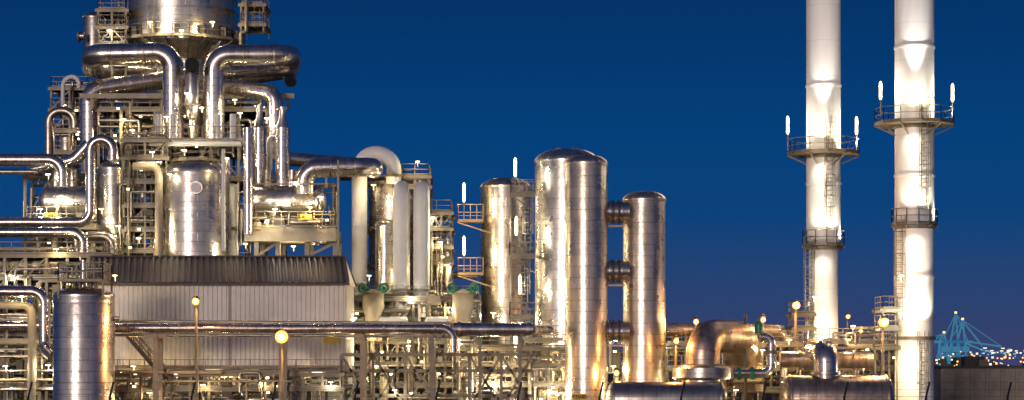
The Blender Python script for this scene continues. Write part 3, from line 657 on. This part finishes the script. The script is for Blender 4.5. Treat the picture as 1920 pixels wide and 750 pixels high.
# ------------------------------------------------------------------ lamps
for (x, y, d, w, g) in ((367, 566, 181, 1100, .3), (528, 632, 181, 2600, .55), (1493, 573, 196, 1500, .36), (1657, 604, 189, 2100, .46), (1431, 600, 197, 600, .24), (1305, 604, 198, 600, .24), (1268, 640, 186, 1000, .22), (1156, 700, 187, 1000, .22), (1614, 622, 205, 400, .2), (1590, 594, 300, 300, .3)):
    street_lamp(x, y, d, w, gr=g)
L = [(281, 44, 218, 650), (398, 44, 218, 750), (340, 60, 218, 300), (248, 247, 213, 450), (312, 222, 210, 350), (230, 226, 214, 260), (358, 240, 209, 300), (450, 215, 211, 350), (350, 178, 210, 250), (378, 205, 210, 250), (345, 285, 205, 300),
     (75, 395, 203, 400), (107, 390, 203, 350), (90, 330, 204, 200), (190, 395, 203, 300), (222, 427, 203, 320), (285, 288, 203, 320), (318, 330, 203, 180), (515, 395, 203, 550), (581, 392, 203, 600), (500, 420, 203, 250), (555, 345, 204, 250), (425, 300, 202, 250),
     (120, 200, 226, 250), (150, 250, 226, 250), (205, 60, 220, 250), (212, 110, 220, 200), (440, 190, 211, 250), (500, 225, 211, 250), (600, 372, 203, 250), (150, 290, 210, 250), (260, 450, 203, 200), (460, 460, 203, 250), (550, 465, 206, 350),
     (10, 690, 192, 400), (90, 688, 192, 400), (60, 600, 192, 300), (20, 520, 196, 400), (105, 470, 197, 350), (40, 560, 190, 300), (215, 520, 188, 220),
     (740, 345, 209, 200), (700, 350, 209, 300), (783, 306, 211, 150), (812, 411, 209, 200), (825, 457, 209, 200), (792, 505, 207, 250), (838, 500, 209, 200), (692, 520, 206, 250), (770, 560, 202, 350), (715, 560, 202, 350), (840, 580, 202, 300),
     (697, 630, 199, 500), (766, 652, 199, 550), (880, 585, 203, 250), (925, 590, 207, 700), (705, 690, 199, 400), (820, 700, 199, 400), (740, 735, 187, 200), (665, 600, 199, 300), (860, 640, 192, 400),
     (925, 720, 191, 1100), (1030, 690, 194, 2200), (1030, 735, 190, 900), (945, 690, 190, 500), (900, 660, 191, 350),
     (1150, 690, 193, 400), (1240, 650, 194, 400), (1290, 725, 190, 250), (1380, 735, 186, 160), (1255, 725, 190, 300), (1430, 660, 193, 300), (1480, 640, 193, 300), (1470, 720, 186, 160), (1590, 640, 193, 350), (1620, 690, 193, 300), (1600, 615, 198, 200), (1560, 700, 190, 150),
     (250, 690, 189, 350), (330, 700, 190, 250), (420, 705, 190, 250), (490, 718, 186.5, 260), (620, 720, 186.5, 240), (380, 725, 186, 150), (280, 740, 186, 150), (575, 700, 190, 220)]
for x, y, d, w in L: flood(x, y, d, w, WHITE if rng.random() < .35 else WARM)

# ------------------------------------------------------------------ background harbour
def crane(px, boomdx, boomtop, h=585):
    b = B(); d = 950
    for s_ in (-9, 9):
        for dy in (0, 14): b.beam(P(px+s_*1.3, 710, d)+Vector((0, dy, 0)), P(px+s_*.7, 640, d)+Vector((0, dy, 0)), .9, 'cranelit')
    b.beam(P(px-12, 668, d), P(px+12, 668, d), .9, 'cranelit'); b.beam(P(px-24, 641, d), P(px+20, 641, d), 1.2, 'cranelit', 1.2)
    b.beam(P(px-8, 641, d), P(px+2, h, d), .7, 'cranelit'); b.beam(P(px+6, 641, d), P(px+2, h, d), .7, 'cranelit')
    b.beam(P(px+15, 641, d), P(px+boomdx, boomtop, d), .8, 'cranelit'); b.beam(P(px+2, h, d), P(px+boomdx, boomtop, d), .35, 'cranelit'); b.beam(P(px+2, h, d), P(px+boomdx*.5, (641+boomtop)/2, d), .35, 'cranelit'); b.beam(P(px+2, h, d), P(px-24, 641, d), .35, 'cranelit')
    b.box(P(px+4, 655, d), (4, 5, 2.5), 'cranelit'); b.box(P(px+2, h-2, d), (.9, .9, .9), 'lampo'); b.make("harbour_crane")
crane(1790, 60, 660, 588); crane(1803, 75, 650, 600); crane(1768, -40, 640, 625)
b = B()
x = 1560
while x < 1990:
    w = rng.uniform(15, 60); h = rng.uniform(4, 22); p = P(x, 690-h/2, 1000); b.box((p.x, 1000+rng.uniform(-80, 80), R(h, 1000)/2+3), (R(w, 1000), 30, R(h, 1000)+6), 'steeld'); x += w*.8
b.make("harbour_warehouses")
b = B()
for i in range(130):
    p = P(rng.uniform(1580, 1960), rng.gauss(673, 9), rng.uniform(800, 900)); s_ = rng.uniform(.3, .8); b.box(p, (s_, s_, s_), rng.choice(('farwin', 'farwin', 'lampo', 'lampo', 'lampc')))
for i in range(30): p = P(1838+rng.uniform(0, 90), 652+rng.uniform(0, 12), 820); b.box(p, (rng.uniform(.4, 1.2), 1, .4), rng.choice(('farwin', 'lampc')))
b.make("harbour_lights")
b = B(); d = 235; x0 = P(1766, 0, d).x; x1 = P(1990, 0, d).x; zt = P(0, 690, d).z
b.box(((x0+x1)/2, d+6, zt/2), (x1-x0, 12, zt), 'conc'); b.box(((x0+x1)/2, d+6, zt+.1), (x1-x0+.4, 12.4, .25), 'steeld')
for i in range(9): X = x0+(x1-x0)*i/8; b.box((X, d-.1, zt/2), (.3, .25, zt-.3), 'conc')
b.box((P(1835, 0, d).x, d+3, zt+.7), (2.2, 2, 1.2), 'steeld'); b.box((P(1850, 0, d).x, d+2, zt+.5), (1, 1, .8), 'steel'); b.make("concrete_building")

# ------------------------------------------------------------------ security fence (tops only in frame)
b = B(); d = 60
px = -100
tops = []
while px < 2100:
    p = P(px, 745, d); top = P(px+7, 716, d); b.beam((p.x, d, 0), p, .06, 'black'); b.beam(p, top, .05, 'black'); tops.append((p, top)); px += 153
for (p, t), (p2, t2) in zip(tops, tops[1:]):
    for k in (.98, .5, .05): b.beam(p.lerp(t, k), p2.lerp(t2, k), .008, 'steeld')
    for zz in (.2, 1.2, 2.4): b.beam((p.x, d, zz), (p2.x, d, zz), .02, 'steeld')
b.make("security_fence")

# ------------------------------------------------------------------ world, sun, camera
w = bpy.data.worlds.new("World"); scene.world = w; w.use_nodes = True; nt = w.node_tree; N = nt.nodes; Lk = nt.links
bg = N["Background"]; sky = N.new("ShaderNodeTexSky"); sky.sky_type = 'NISHITA'; sky.sun_disc = False; sky.sun_elevation = math.radians(2.0); sky.sun_rotation = math.radians(200)
tc = N.new("ShaderNodeTexCoord"); sp = N.new("ShaderNodeSeparateXYZ"); Lk.new(tc.outputs["Generated"], sp.inputs[0])
rp = ramp(nt, sp.outputs["Z"], [(0.0, (.46, .53, 1.45)), (.03, (.24, .53, 1.62)), (.07, (.03, .52, 1.92)), (.11, (.005, .46, 1.86)), (.17, (.005, .30, 1.28)), (1.0, (.01, .14, .7))])
dt = N.new("ShaderNodeVectorMath"); dt.operation = 'DOT_PRODUCT'; Lk.new(tc.outputs["Generated"], dt.inputs[0]); dt.inputs[1].default_value = (-.34, -.94, .0)
mr = N.new("ShaderNodeMapRange"); mr.interpolation_type = 'SMOOTHSTEP'; mr.inputs[1].default_value = .1; mr.inputs[2].default_value = 1.0; Lk.new(dt.outputs["Value"], mr.inputs[0])
gl = N.new("ShaderNodeMixRGB"); gl.inputs[1].default_value = (0, 0, 0, 1); gl.inputs[2].default_value = (5.0, 3.9, 3.2, 1); Lk.new(mr.outputs[0], gl.inputs[0])
el = ramp(nt, sp.outputs["Z"], [(0.0, (1, 1, 1)), (.5, (.12, .12, .16))])
g2 = mul(nt, gl.outputs[0], el.outputs[0])
a1 = mul(nt, rp.outputs[0], g2, 1.0, 'ADD')
sk = N.new("ShaderNodeMixRGB"); sk.blend_type = 'MULTIPLY'; sk.inputs[0].default_value = 1; sk.inputs[2].default_value = (.004, .02, .07, 1); Lk.new(sky.outputs[0], sk.inputs[1])
a2 = mul(nt, a1, sk.outputs[0], 1.0, 'ADD'); Lk.new(a2, bg.inputs[0]); bg.inputs[1].default_value = 0.1
s = bpy.data.lights.new("sun", 'SUN'); s.energy = 1.0; s.angle = math.radians(12); s.color = (1, .84, .75)
so = bpy.data.objects.new("sun", s); scene.collection.objects.link(so); so.location = (-40, -60, 60)
so.rotation_euler = Vector((.34, .92, -.12)).to_track_quat('-Z', 'Y').to_euler()
cam = bpy.data.cameras.new("camera"); co = bpy.data.objects.new("camera", cam); scene.collection.objects.link(co)
co.location = (0, 0, CH); co.rotation_euler = (math.pi/2, 0, 0); cam.sensor_width = 36; cam.lens = 75; cam.shift_y = (690-375)/1920; cam.clip_end = 8000; cam.clip_start = 1
scene.camera = co
scene.view_settings.view_transform = 'Standard'; scene.view_settings.look = 'None'; scene.view_settings.exposure = 0
print("verts", sum(len(m.vertices) for m in bpy.data.meshes))
